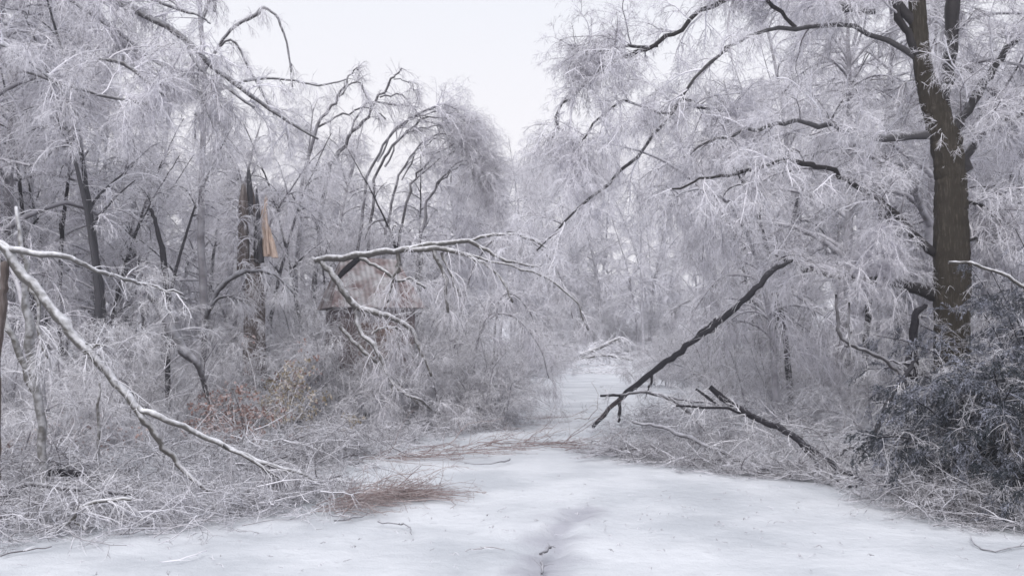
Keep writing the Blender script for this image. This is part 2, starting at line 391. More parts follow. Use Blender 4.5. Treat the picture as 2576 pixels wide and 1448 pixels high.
PROTO['pole'] = [pole_proto(), pole_proto()]
used = set()
def put(kind, i, x, y, s, rz, label, cat, group, tilt=0.0):
    src = PROTO[kind][i]
    if id(src) not in used: used.add(id(src)); o = src
    else: o = copy_tree(src)
    o.location = (x, y, 0); o.rotation_euler = (tilt, 0, rz); o.scale = (s, s, s)
    return tag(o, label, cat, group)

def top_y(px):
    return float(np.interp(px, [0, 560, 640, 700, 760, 850, 1000, 1150, 1250, 1340, 1400, 1480, 1560, 1640, 1750], [-900, -900, -200, 120, 240, 290, 300, 330, 350, 350, 380, 350, 180, -100, -900]))
# where the snow lies open (ground pixels), as a polygon on the ground
OPEN = [gnd(*p)[:2] for p in [(-900, 1420), (0, 1375), (400, 1365), (760, 1310), (850, 1230), (850, 1150), (1050, 1110), (1280, 1080), (1330, 1020), (1330, 975), (1400, 930), (1440, 908), (1475, 900),
                             (1610, 900), (1600, 918), (1555, 960), (1530, 1010), (1500, 1110), (1560, 1165), (1800, 1195), (2180, 1230), (2330, 1290), (2575, 1320), (3300, 1400), (3300, 3500), (-900, 3500)]]
def inside(x, y, poly=OPEN):
    c = False; j = len(poly) - 1
    for i in range(len(poly)):
        if (poly[i][1] > y) != (poly[j][1] > y) and x < (poly[j][0] - poly[i][0]) * (y - poly[i][1]) / (poly[j][1] - poly[i][1]) + poly[i][0]: c = not c
        j = i
    return c
def clear(x, y, m):
    if y > 14 and -2 < x < 14: m = max(m, 2.6 if (m > .2 and m not in (.9, .45)) else m)
    return not any(inside(x + m * math.cos(a), y + m * math.sin(a)) for a in np.arange(0, 6.28, .8)) and not inside(x, y)

placed = []
def scatter(n, pxr, Dr, kind, Hbase, Hr, crown, margin, mind, label, cat, group, avoid=None, tries=60, fixtop=True):
    k = 0
    for _ in range(n * tries):
        if k >= n: break
        D = Dr[0] + (Dr[1] - Dr[0]) * random.random() ** 1.15
        px = random.uniform(*pxr); x = px2x(px, D)
        if not clear(x, D, margin): continue
        if avoid and avoid(px, D): continue
        if any(kk == kind and (x - a) ** 2 + (D - b_) ** 2 < mind ** 2 for kk, a, b_ in placed): continue
        H = random.uniform(*Hr)
        if fixtop:
            rp = (crown + .12) * H * F / D
            ty = max(top_y(px + rp * q_) for q_ in (-1, -.6, 0, .6, 1))
            Hm = EYE + D * (850 - ty) / F
            H = min(H, Hm)
            if H < .35 * Hr[0]: continue
        i = random.randrange(len(PROTO[kind]))
        put(kind, i, x, D, H / Hbase, random.uniform(0, 6.28), label, cat, group)
        placed.append((kind, x, D)); k += 1
    return k
# ------------------------------------------------------------------ the woods
def front(px, D):
    c = 2.3 * F / D
    if D < 18.2 and px + c * 1.25 > 560 and px - c < 1400: return True
    if D < 16.6 and px + c > 1400 and px - c < 1990: return True
    if D < 22.5 and px + c > 850 and px - c < 1000: return True
    return D < 14.5 and px > 1500
front2 = lambda px, D: (470 < px < 740 and D < 18.2) or (700 < px < 1400 and D < 17) or (820 < px < 1030 and D < 23)
scatter(24, (-500, 620), (14, 24), 'tall', 10.0, (9, 14), .33, 1.0, 2.2, 'tall frosted bare tree in the near woods on the left', 'tree', 'frosted trees of the near woods, left', avoid=front)
scatter(18, (-300, 1300), (20, 40), 'tall', 10.0, (9, 14), .42, 1.6, 2.6, 'frosted bare tree deep in the woods left of the snowy track', 'tree', 'frosted trees of the deeper woods, left', avoid=front)
scatter(14, (-250, 1280), (13, 34), 'bent', 7.0, (6, 10), .3, 1.0, 2.0, 'slender tree bent over under its ice left of the snowy track', 'tree', 'bent slender trees, left', avoid=front)
scatter(16, (1560, 2900), (15, 26), 'tall', 10.0, (9, 14), .25, 1.4, 2.4, 'tall frosted bare tree in the near woods behind the big oak', 'tree', 'frosted trees of the near woods, right', avoid=front)
scatter(16, (1500, 2850), (24, 46), 'tall', 10.0, (9, 15), .25, 2.0, 2.8, 'frosted bare tree deep in the woods right of the snowy track', 'tree', 'frosted trees of the deeper woods, right', avoid=front)
scatter(10, (1560, 2750), (15, 34), 'bent', 7.0, (5, 9), .3, 1.0, 2.2, 'slender tree bent over under its ice right of the snowy track', 'tree', 'bent slender trees, right', avoid=front)
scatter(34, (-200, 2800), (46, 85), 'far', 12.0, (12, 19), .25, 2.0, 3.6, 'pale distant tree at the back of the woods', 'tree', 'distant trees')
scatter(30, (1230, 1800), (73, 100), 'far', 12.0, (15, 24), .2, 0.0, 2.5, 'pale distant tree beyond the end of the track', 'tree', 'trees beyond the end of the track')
bf = lambda px, D: (px > 2150 and D < 13.5) or (520 < px < 1420 and D < 16.4) or (330 < px < 560 and D < 13.5) or (1420 < px < 2250 and D < 17) or (1180 < px < 1700 and not clear(px2x(px, D), D, 1.5))
scatter(34, (-150, 1420), (10.5, 20), 'brush', 1.9, (1.1, 1.9), .4, .7, .9, 'frosted leafless bush under the trees left of the track', 'bush', 'frosted undergrowth bushes, left', avoid=bf, fixtop=False)
scatter(24, (-150, 1430), (19, 40), 'brush', 1.9, (1.8, 3.2), .4, .8, 1.4, 'frosted bush deeper in the woods left of the track', 'bush', 'deeper undergrowth bushes, left', fixtop=False)
scatter(30, (1540, 2700), (11.5, 21), 'brush', 1.9, (1.1, 1.9), .4, .6, 1.0, 'frosted leafless bush under the trees right of the track', 'bush', 'frosted undergrowth bushes, right', avoid=bf, fixtop=False)
scatter(24, (1560, 2700), (21, 44), 'brush', 1.9, (1.8, 3.2), .4, .8, 1.4, 'frosted bush deeper in the woods right of the track', 'bush', 'deeper undergrowth bushes, right', fixtop=False)

scatter(22, (60, 1250), (13, 27), 'pole', 8.0, (5, 9), .1, .8, 1.2, 'slim dark-stemmed tree standing among the frosted brush, left woods', 'tree', 'slim dark trees, left', avoid=front2)
scatter(12, (1620, 2600), (17, 30), 'pole', 8.0, (5, 9), .1, .8, 1.5, 'slim dark-stemmed tree standing among the frosted brush, right woods', 'tree', 'slim dark trees, right', avoid=front2)
scatter(14, (1330, 1720), (71, 92), 'brush', 1.9, (4, 7), .4, 0.0, 1.5, 'pale thicket closing the far end of the track', 'bush', 'thickets at the far end of the track', fixtop=False)
scatter(9, (1010, 1300), (17.5, 22.5), 'brush', 1.9, (2.3, 3.3), .4, 1.2, .8, 'high frosted bush before the bowed birches', 'bush', 'bushes before the birches', fixtop=False)
scatter(4, (760, 860), (17.5, 21), 'brush', 1.9, (2.3, 3.0), .4, 1.0, .7, 'high frosted bush left of the shed', 'bush', 'bushes left of the shed', fixtop=False)
scatter(13, (1290, 1430), (28, 62), 'brush', 1.9, (1.3, 2.1), .4, .45, 1.0, 'frosted bush crowding the left side of the track far up', 'bush', 'bushes along the far track, left', fixtop=False)
scatter(10, (1610, 1760), (30, 64), 'brush', 1.9, (1.3, 2.1), .4, .9, 1.3, 'frosted bush crowding the right side of the track far up', 'bush', 'bushes along the far track, right', fixtop=False)
scatter(7, (1030, 1290), (26, 36), 'bent', 7.0, (6, 8.5), .3, 1.4, 1.5, 'bent frosted tree behind the bowed birches', 'tree', 'bent trees behind the birches')
for k, (x_, D_, h_) in enumerate([(836, 16.8, 2.3), (905, 16.7, 1.45), (965, 16.8, 1.5), (1015, 17.0, 1.7)]):
    put('brush', k % 2, px2x(x_, D_), D_, h_ / 2.0, k * 1.7, 'frosted bush in front of the little shed', 'bush', 'bushes in front of the shed')
for k, (x_, D_, h_) in enumerate([(1150, 16.6, 1.5), (1200, 17.0, 1.6), (1245, 17.6, 1.3), (1165, 18.6, 2.0), (1200, 20.2, 2.2)]):
    put('brush', (k + 1) % 2, px2x(x_, D_), D_, h_ / 2.0, k * 2.1, 'frosted bush at the left verge where the track narrows', 'bush', 'bushes at the left verge')
# ------------------------------------------------------------------ things shaped by hand
def hand_tree(name, base, label, cat, trunk, limbs, D, bark, limbmat, twigmat, tw, trunk_sides=16, twl=None, wig=.006, limbwig=None):
    """trunk / limbs given as pixel polylines with a depth each"""
    root = empty(name, base); tag(root, label, cat)
    Ps, Rs = [], []
    if trunk:
        p, r_ = pxcurve(trunk, D, 12 if trunk_sides > 20 else 6, wig); g = Geo(); g.tubes(p, r_, trunk_sides, cap=True, ridge=.07 if trunk_sides > 20 else 0); g.obj('trunk', M[bark], root)
    for L in limbs:
        p, r_ = pxcurve(L, D, 4, limbwig or wig); clip_ground(p, .01); r_ = r_ * (1 + .22 * (rng.random(len(r_)) - .4)); g = Geo(); g.tubes(p, r_, 9, cap=True); g.obj('limb', M[limbmat], root); Ps.append(p); Rs.append(r_)
    if tw:
        g = Geo(); twigs_on(g, Ps if twl is None else [Ps[i] for i in twl], Rs if twl is None else [Rs[i] for i in twl], **tw)
        g.obj('twigs', M[twigmat], root)
    return root

# the big oak on the right
oak_limbs = [
 [(2388, 390, 24), (2374, 290, 21), (2382, 190, 19), (2390, 90, 19), (2398, -20, 19), (2410, -260, 14, 13.4), (2440, -500, 8, 13.6)],
 [(2320, 210, 12), (2290, 110, 12), (2255, 20, 11), (2215, -100, 8)],
 [(2395, 345, 16), (2430, 280, 14), (2472, 212, 12), (2530, 130, 9, 12.8), (2600, 60, 6, 12.6)],
 [(2398, 460, 20), (2430, 400, 13), (2475, 330, 12), (2530, 300, 9), (2620, 262, 7, 12.8)],
 [(2415, 520, 8), (2455, 512, 6), (2500, 545, 4), (2530, 580, 3)],
 [(2410, 606, 6), (2480, 606, 4.5), (2545, 608, 4)],
 [(2370, 640, 14), (2310, 600, 12), (2240, 530, 10), (2180, 478, 9), (2110, 440, 8, 12.6), (2040, 412, 8, 12.2), (1960, 405, 7, 12), (1880, 432, 6, 11.9), (1790, 445, 4, 11.8), (1690, 475, 3, 11.7)],
 [(2238, 535, 7), (2230, 580, 7), (2222, 650, 4)],
 [(2380, 745, 20), (2310, 728, 17), (2230, 708, 12), (2130, 695, 9), (2060, 685, 9), (1990, 660, 6), (1950, 640, 3)],
 [(2360, 330, 14), (2240, 345, 11), (2150, 330, 10), (2080, 312, 9, 12.6), (2000, 305, 7, 12.4), (1900, 325, 6, 12.2), (1800, 350, 4, 12.1), (1720, 395, 3, 12)],
 [(2300, 60, 14), (2180, -60, 11), (2000, -90, 10, 12.6), (1850, -30, 8, 12.3), (1740, 50, 7, 12.1), (1650, 115, 6, 12), (1560, 150, 6, 12), (1465, 210, 5.5, 12), (1405, 290, 4, 12), (1378, 400, 2.5, 12)],
 [(2310, 150, 14), (2150, 70, 10), (2000, 70, 9, 12.4), (1860, 105, 7, 12.1), (1760, 185, 6, 12), (1690, 285, 6, 11.9), (1600, 395, 6.5, 11.8), (1450, 530, 5, 11.6), (1350, 630, 3, 11.5)],
 [(2000, 70, 6, 12.4), (1930, 0, 6, 12.3), (1850, -60, 4, 12.2)],
 [(1655, 115, 5, 12), (1560, 122, 4.5, 12), (1465, 137, 3, 12)],
 [(1720, 250, 4, 11.95), (1760, 270, 4), (1850, 285, 4)],
 [(2200, 30, 8), (2130, 20, 10), (2060, 0, 9), (1980, -60, 6)],
 [(1690, 285, 4, 11.9), (1560, 260, 3.5, 11.8), (1480, 330, 3, 11.7), (1450, 420, 2.5, 11.7)],
 [(2398, -20, 12, 13), (2500, -120, 9, 12.8), (2650, -150, 6, 12.6)],
]
oak_limbs = [[(q[0], q[1], q[2] * (.6 if i_ == 11 else .84), *q[3:]) for q in L_] for i_, L_ in enumerate(oak_limbs)]
oak = hand_tree('oak_tree', tuple(gnd(2405, 1132)), 'big brown-barked forked oak standing at the right edge of the clearing', 'tree',
  [(2412, 1150, 60), (2402, 1050, 50), (2396, 900, 42), (2393, 700, 41), (2390, 560, 39), (2388, 450, 36), (2374, 350, 35), (2345, 262, 28), (2322, 180, 22), (2310, 80, 20), (2304, -40, 19), (2300, -250, 16), (2290, -480, 8)],
  oak_limbs, 13.0, 'oak', 'oaklimb', 'twig',
  dict(per0=19, len0=(.4, 1.7), per1=11, len1=(.2, .75), per2=9, len2=(.1, .32), per3=4, len3=(.05, .14), droop=1.0, r=(.0075, .006, .0052), tmin=.16), trunk_sides=40, twl=list(range(2, 18)), wig=.004, limbwig=.022)
g = Geo(); q_ = [pxcurve(L_, 13.0, 4) for L_ in oak_limbs[:2]]; twigs_on(g, [a_[0] for a_ in q_], [a_[1] for a_ in q_], per0=4, per1=9, len1=(.2, .7), per2=9, len2=(.1, .3), per3=3, len3=(.05, .14), droop=1.0, tmin=.35); g.obj('twigs', M['twig'], oak)

# limb torn down across the lower left, resting on the snow
hand_tree('broken_tree', tuple(gnd(20, 1270)), 'splintered tree at the left edge whose pale limb slants down to the snow', 'tree',
  [(-14, 1290, 9), (-6, 1100, 8), (-8, 900, 8), (8, 760, 9), (12, 660, 10)],
  [[(-30, 600, 8), (15, 632, 11), (60, 695, 12), (130, 775, 12), (190, 850, 12), (270, 940, 10), (335, 1015, 9), (375, 1075, 8), (430, 1148, 7, 8.7), (500, 1215, 5, 8.7), (560, 1245, 3, 8.7)],
   [(335, 1012, 6), (400, 1048, 8), (520, 1100, 7, 8.8), (620, 1148, 6, 8.9), (740, 1186, 4.5, 9.1), (840, 1218, 2.5, 9.3)],
   [(560, 1118, 4, 8.8), (640, 1160, 4, 8.9), (700, 1200, 2.5, 9)],
   [(-30, 595, 7), (50, 632, 8), (160, 642, 7, 8.7), (230, 675, 6, 8.9), (290, 696, 5, 9.1), (370, 716, 4, 9.4), (460, 740, 3, 9.6)],
   [(195, 850, 4), (225, 868, 3.5), (262, 870, 2.5)], [(60, 690, 5), (95, 760, 5), (100, 840, 4), (120, 900, 3)]],
  8.6, 'snagbark', 'pale', 'brush', dict(per1=13, len1=(.25, .7), per2=6, len2=(.15, .35), per3=2, len3=(.08, .16), droop=1.0, r=(.006, .004, .003), tmin=.45), limbwig=.011)
def stick(name, label, cat, lines, D, mat='bark', tw=None, twm='brush', origin=None, sides=8, wig=.010):
    P0 = pxcurve(lines[0], D, 4, 0)[0]
    root = empty(name, tuple(origin if origin is not None else P0[np.argmin(P0[:, 2])])); tag(root, label, cat)
    Ps, Rs = [], []
    for i, L in enumerate(lines):
        p, r_ = pxcurve(L, D, 4, wig); clip_ground(p, .01); r_ = r_ * (1 + .2 * (rng.random(len(r_)) - .4)); g = Geo(); g.tubes(p, r_, sides, cap=True); g.obj('stem' if i == 0 else 'side_branch', M[mat], root); Ps.append(p); Rs.append(r_)
    if tw: g = Geo(); twigs_on(g, Ps, Rs, **tw); g.obj('twigs', M[twm], root)
    return root
small = dict(per1=9, len1=(.2, .6), per2=5, len2=(.12, .3), per3=2, len3=(.06, .14), droop=.9, r=(.006, .004, .003), tmin=.2)
mid = dict(per1=14, len1=(.4, 1.0), per2=7, len2=(.2, .45), per3=3, len3=(.08, .2), droop=1.5, r=(.008, .0055, .004), tmin=.2)
stick('sapling', 'pale crooked young trunk just right of the splintered tree, left edge', 'sapling',
  [[(118, 1300, 10), (104, 1130, 10), (95, 1000, 11), (75, 870, 12), (68, 740, 9), (60, 640, 6), (40, 520, 4)], [(92, 1000, 8), (50, 900, 8), (10, 800, 7), (-30, 700, 5)]], 9.0, 'pale', small)
stick('sapling', 'dark thin stem leaning left beside the pale crooked trunk', 'sapling',
  [[(168, 1175, 6), (140, 1090, 7), (112, 1010, 5), (100, 900, 4)]], 11.2, 'bark', small)
stick('sapling', 'thin white upright stem below the slanting limb', 'sapling', [[(246, 1195, 4.5), (247, 1100, 4), (250, 1000, 3), (251, 960, 2)]], 10.4, 'pale', None)
stick('leaning_tree', 'dark leaning trunk behind the upper slope of the slanting limb', 'tree',
  [[(545, 1100, 4, 14.6), (525, 1030, 5, 14), (505, 930, 8), (450, 865, 13), (415, 795, 13), (380, 735, 9), (360, 700, 7)], [(450, 868, 8), (440, 800, 10), (432, 770, 6)]], 13.5, 'bark', mid)
stick('snag', 'dark leafless pole standing above the leaning trunk', 'dead tree', [[(425, 1090, 6), (421, 900, 7), (418, 690, 8), (405, 610, 6), (392, 560, 5), (378, 525, 4)]], 15.5, 'darklimb', small)
for k, (x, y0, y1, r_, D) in enumerate([(332, 700, 980, 12, 27.5), (372, 720, 978, 6, 28.5), (235, 760, 1010, 6, 23)]):
    stick('tree_trunk', ['thick dark trunk standing in the left woods below the side limb', 'thin trunk close to the right of the thick dark trunk, left woods', 'slim dark trunk left of the thick dark trunk in the woods'][k], 'tree',
      [[(x, y1, r_), (x + 2, (y0 + y1) / 2, r_ * .9), (x - 3, y0, r_ * .75), (x + 4, y0 - 250, r_ * .5)]], D, 'darklimb', dict(mid, tmin=.45))
stick('tree_trunk', 'dark trunk in the right woods, its foot blackest, left of the oak', 'tree',
  [[(2022, 1000, 13), (2023, 930, 12), (2022, 850, 9), (2020, 720, 7), (2010, 560, 5), (1990, 380, 3)]], 26.5, 'darklimb', dict(mid, tmin=.45))
stick('tree_trunk', 'short mossy trunk halfway between the dark trunk and the oak', 'tree',
  [[(2140, 1010, 14), (2142, 930, 13), (2136, 870, 11), (2130, 780, 6), (2120, 640, 4)]], 24, 'oak', dict(mid, tmin=.4))

# trees bending in from the upper left
def bend_tree(label, trunk, limbs, D, base, tw):
    return hand_tree('drooping_tree', base, label, 'tree', trunk, limbs, D, 'bark_far', 'bark', 'twig', tw, 10)
big = dict(per0=12, len0=(.5, 1.7), per1=10, len1=(.25, .8), per2=9, len2=(.12, .35), per3=4, len3=(.06, .15), droop=1.1, r=(.010, .0075, .0055), tmin=.1)
bend_tree('tree bowed over from the left with long limbs slanting across the upper left',
  [(-240, 1110, 24), (-230, 700, 22), (-190, 300, 18), (-80, 20, 14), (80, -80, 12), (200, -40, 10)],
  [[(180, -50, 9), (280, 0, 8), (400, 58, 7.5), (480, 112, 7), (530, 165, 6.5), (610, 225, 6), (700, 290, 4), (800, 350, 2.5)],
   [(60, -80, 8), (180, 0, 6), (300, 85, 5), (400, 160, 5), (480, 200, 4, 13.9), (520, 270, 3, 13.8), (540, 330, 2, 13.8)],
   [(465, 100, 4), (500, 170, 5), (560, 215, 4), (640, 270, 3)],
   [(200, -40, 5), (270, 60, 4), (310, 150, 3)],
   [(250, 150, 4, 13), (310, 160, 5, 13), (370, 205, 4, 13), (415, 240, 3, 13)],
   [(60, 180, 3, 13), (200, 225, 4, 13), (280, 245, 4, 13), (370, 262, 4, 13)],
   [(530, 60, 2), (500, 40, 2.5), (440, 20, 4), (300, -40, 5)],
   [(-100, 60, 7), (20, 120, 5, 13), (130, 200, 4, 13), (200, 300, 2.5, 13)]], 14, tuple(gnd(-240, 1112)), big)
bend_tree('slim dark tree with a hooked hanging top against the sky edge',
  [(540, 1080, 12), (520, 850, 11), (505, 600, 9), (510, 350, 7), (512, 180, 6), (505, 60, 6), (500, -60, 4)],
  [[(512, 180, 4), (560, 100, 4), (600, 60, 4), (640, 40, 5), (665, 20, 4), (700, 50, 3), (725, 130, 2.5), (735, 220, 2)],
   [(510, 330, 4), (495, 280, 4), (490, 350, 3)],
   [(520, 160, 3), (580, 100, 3), (630, 180, 3), (690, 290, 2)],
   [(512, 240, 4), (640, 200, 4), (720, 200, 3), (800, 215, 2.5), (870, 200, 2)],
   [(505, 60, 4), (535, -20, 5), (540, 30, 4)]], 18.0, tuple(gnd(540, 1055)),
  dict(per1=16, len1=(.3, .9), per2=8, len2=(.2, .45), per3=3, len3=(.08, .2), droop=1.9, r=(.008, .0055, .004), tmin=.1))

# the snapped trunk with torn orange wood
def snag(root, name, px, pyb, pyt, rpx, D, mat, jag, sides=14, pxt=None):
    b0, t0 = wp(px, pyb, D), wp(pxt if pxt is not None else px, pyt, D); r_ = rpx * D / F; g = Geo(); K = 10
    V = np.zeros((K, sides, 3)); a = np.arange(sides) * 6.2832 / sides
    top = rng.uniform(-jag, jag * .6, sides)
    for k in range(K):
        c = b0 + (t0 - b0) * k / (K - 1); rk = r_ * (1.15 - .3 * k / (K - 1)) * (1 + .12 * rng.random(sides))
        V[k, :, 0] = c[0] + np.cos(a) * rk; V[k, :, 1] = c[1] + np.sin(a) * rk; V[k, :, 2] = c[2]
    V[-1, :, 2] += top; V[-1, :, :2] = (V[-1, :, :2] - t0[:2]) * .35 + t0[:2]; V[-2, :, 2] += top * .4; V[-2, :, :2] = (V[-2, :, :2] - t0[:2]) * .75 + t0[:2]
    idx = np.arange(K * sides).reshape(K, sides)
    q = np.stack([idx[:-1], np.roll(idx, -1, 1)[:-1], np.roll(idx, -1, 1)[1:], idx[1:]], -1).reshape(-1, 4)
    g.v.append(V.reshape(-1, 3)); g.f.append(q); g.r.append(rng.random(K * sides)); g.n = K * sides
    g.v.append((t0 + np.array([0, 0, -.5 * jag]))[None]); g.r.append(np.array([.5])); rg = idx[-1]; ci = g.n; g.n += 1
    g.f.append(np.stack([rg, np.roll(rg, -1), np.full(sides, ci), np.full(sides, ci)], -1))
    return g.obj(name, M[mat], root)
sn = empty('snapped_tree', tuple(gnd(640, 1064))); tag(sn, 'snapped off tree showing torn orange wood in the left woods', 'tree')
snag(sn, 'trunk', 640, 1070, 640, 26, 17, 'snagbark', .12)
snag(sn, 'splinter', 612, 680, 470, 13, 16.9, 'snagbark', .22)
snag(sn, 'splinter', 632, 560, 425, 7, 17.0, 'darklimb', .22, 8, 625)
snag(sn, 'splinter', 640, 560, 470, 8, 17.05, 'snagbark', .14, 8, 630)
snag(sn, 'splinter', 652, 660, 535, 11, 16.95, 'darklimb', .2, 9, 648)
for a_, b_, c_, d_, e2, f2 in [(671, 645, 525, 7, 16.85, 660), (684, 645, 555, 6, 16.8, 673), (664, 640, 495, 5, 16.9, 670), (692, 648, 590, 7, 16.72, 680), (676, 640, 510, 4, 16.75, 666)]:
    o = snag(sn, 'torn_wood', a_, b_, c_, d_, e2, 'torn', .22, 7, f2); o['label'] = 'torn orange wood'
snag(sn, 'splinter', 656, 660, 470, 5, 16.8, 'darklimb', .15, 7, 645)
# snow-dusted small shoots on the snag
P, R_ = pxcurve([(600, 700, 4), (598, 600, 3), (600, 500, 2)], 16.7); g = Geo(); twigs_on(g, [P], [R_], 22, (.3, .7), 6, (.2, .4), 2, (.08, .2), droop=1.7, ang=(.4, 1.2)); g.obj('twigs', M['twig'], sn)
stick('bent_sapling', 'dark young stem arched over in front of the snapped tree', 'sapling',
  [[(508, 1010, 6, 16), (512, 850, 7, 16), (522, 780, 7, 16), (560, 718, 6.5, 16), (620, 682, 6, 16), (690, 690, 4, 15.9), (740, 740, 2.5, 15.8)], [(525, 775, 4, 16), (560, 745, 4, 16), (610, 755, 3, 16)]], 16, 'bark', dict(mid, tmin=.55, per1=26))

# broken limb held up at the centre, ice white on top
LIMB = [[(790, 655, 7), (860, 645, 9), (930, 637, 9), (1010, 628, 8), (1100, 613, 7), (1180, 606, 6), (1225, 632, 5), (1290, 660, 4), (1360, 668, 3)],
   [(1000, 630, 6), (1090, 625, 7.5), (1150, 634, 6), (1215, 662, 4), (1260, 700, 3), (1290, 760, 2.5)],
   [(802, 652, 6), (835, 690, 8), (868, 738, 8), (895, 768, 8), (960, 790, 7), (1025, 820, 6), (1055, 870, 5), (1085, 945, 3)],
   [(893, 766, 6), (905, 825, 6.5), (948, 885, 6), (975, 945, 5), (1000, 975, 4), (1060, 1010, 4), (1110, 1050, 3, 16.8)],
   [(1001, 632, 6), (1000, 680, 6), (985, 715, 5), (975, 760, 3)],
   [(1088, 625, 6), (1108, 665, 6), (1120, 720, 4.5), (1125, 785, 4)],
   [(1110, 635, 4), (1135, 690, 4), (1155, 745, 3)],
   [(855, 820, 4, 15.7), (900, 870, 5, 15.7), (960, 925, 5, 15.8), (1040, 1000, 4, 16), (1100, 1055, 3, 16.4)],
   [(905, 650, 5), (955, 672, 4), (1000, 702, 4), (1040, 705, 3), (1070, 725, 3)],
   [(935, 840, 3), (960, 825, 3.5), (1000, 822, 3)], [(998, 825, 3), (1000, 860, 3), (1008, 885, 2)],
   [(990, 968, 3), (978, 1000, 2.5), (970, 1030, 2)],
   [(1180, 606, 4), (1240, 590, 4), (1320, 595, 3), (1400, 640, 2.5)],
   [(1150, 632, 3), (1260, 665, 3), (1360, 690, 3), (1440, 750, 2.5), (1480, 830, 2)]]
LIMB = [[(q[0], q[1], q[2] * .98, *q[3:]) for q in L_] for L_ in LIMB]
cl = stick('broken_limb', 'long forked broken limb, white with ice, propped across the centre before the shed', 'branch', LIMB,
  15.6, 'pale', dict(per1=15, len1=(.3, .9), per2=7, len2=(.2, .45), per3=3, len3=(.08, .2), droop=1.6, r=(.007, .005, .0038), tmin=.3), 'twig', sides=9, wig=.014)
p, r_ = pxcurve([(850, 700, 5), (870, 678, 8), (905, 648, 7)], 15.62); g = Geo(); g.tubes(p, r_, 8, cap=True); g.obj('side_branch', M['darklimb'], cl)
# branch hanging from the right side of that tangle
for nm_lab, line, D in [('thin drooping stem arched from the centre over the track, upper one', [(1110, 1050, 5, 21), (1180, 700, 5, 20.5), (1260, 590, 5, 20), (1330, 600, 4, 19.6), (1400, 680, 3, 19.4), (1440, 800, 2, 19.2)], 20),
                        ('thin drooping stem arched over the left edge of the track, lower one', [(1180, 1050, 5, 18.5), (1200, 860, 5, 18.2), (1250, 790, 5, 18), (1310, 810, 4, 17.8), (1360, 880, 3, 17.6), (1380, 950, 2, 17.5)], 18),
                        ('dark stem bent down beside the track with its twigs on the snow', [(1230, 1040, 5, 19.5), (1245, 850, 5, 19), (1255, 760, 4, 19), (1290, 740, 4, 19), (1340, 800, 3, 19), (1350, 900, 2, 19)], 19)]:
    stick('bent_sapling', nm_lab, 'sapling', [[(q[0], q[1], q[2] * .55, q[3]) for q in line]], D, 'birch', dict(mid, per0=14, len0=(.4, 1.1), per1=9, tmin=.15, len1=(.3, .8)), 'twig')

# birches bowed by ice, centre
birch = [
 ('leftmost of the bowed birches, its curve highest', [(905, 1000, 7), (900, 700, 7), (920, 480, 6.5), (950, 385, 6), (1000, 318, 5.5), (1060, 280, 5), (1125, 268, 4), (1185, 310, 3), (1225, 400, 2)]),
 ('bowed birch just under the highest curve', [(935, 1000, 7), (925, 700, 7), (940, 480, 6), (965, 400, 6), (1015, 340, 5), (1075, 298, 4.5), (1140, 305, 3.5), (1195, 370, 2.5), (1215, 450, 2)]),
 ('third bowed birch, curve crossing the pale gap', [(985, 1000, 6), (965, 700, 6), (980, 540, 6), (1005, 440, 5), (1060, 362, 4.5), (1120, 335, 4), (1185, 390, 3), (1225, 480, 2)]),
 ('fourth bowed birch with a short steep stem', [(1020, 1000, 6), (1000, 700, 6), (1020, 510, 6), (1052, 440, 5), (1100, 385, 4), (1155, 372, 3), (1210, 440, 2)]),
 ('rightmost of the bowed birches', [(1070, 1000, 7), (1050, 760, 7), (1062, 550, 6.5), (1092, 480, 5), (1135, 422, 4), (1190, 405, 3), (1240, 470, 2.5), (1260, 560, 2)])]
for lab, line in birch:
    line = [(x, y, r0 * .58) for x, y, r0 in line]
    tops = [(x + random.uniform(-14, 10), y + random.uniform(4, 22), r0 * .7) for x, y, r0 in line[3:]]
    stick('bowed_birch', lab + ', before the open sky', 'tree', [line, tops], 24, 'birch', dict(per0=17, len0=(.8, 2.4), per1=9, len1=(.3, .9), per2=7, len2=(.15, .45), per3=3, len3=(.08, .2), droop=1.1, r=(.010, .0075, .006), tmin=.45, ang=(.2, 1.2), side=(.35, 0, .05)), 'twig', wig=.03)
stick('slender_birch', 'slender upright birch with a thin forked top against the sky', 'tree',
  [[(800, 1010, 7), (790, 800, 7), (800, 600, 6.5), (825, 440, 6), (865, 365, 5), (915, 305, 4), (955, 245, 3.5), (990, 195, 2.5), (1010, 172, 2)],
   [(870, 355, 3), (920, 265, 2.5), (980, 262, 2.5), (1050, 270, 2)], [(955, 245, 2), (1010, 240, 2), (1060, 300, 1.5)], [(990, 200, 1.5), (1030, 205, 1.5), (1055, 240, 1)]],
  24, 'birch', dict(per1=26, len1=(.4, 1.0), per2=5, len2=(.2, .5), per3=2, len3=(.1, .2), droop=1.5, r=(.010, .0075, .006), tmin=.3), 'twig', wig=.03)
stick('slender_birch', 'slender birch left of the forked one, curling tip against the sky', 'tree',
  [[(740, 1010, 7), (745, 700, 6), (760, 480, 5), (790, 340, 4), (830, 270, 4), (865, 220, 3), (885, 185, 2), (908, 170, 1.5)],
   [(800, 320, 2.5), (860, 290, 2.5), (930, 270, 2), (970, 300, 1.5)], [(850, 245, 2), (895, 205, 2), (925, 250, 1.5)]],
  23, 'birch', dict(per1=26, len1=(.4, 1.0), per2=5, len2=(.2, .5), per3=2, len3=(.1, .2), droop=1.5, r=(.010, .0075, .006), tmin=.3), 'twig', wig=.03)

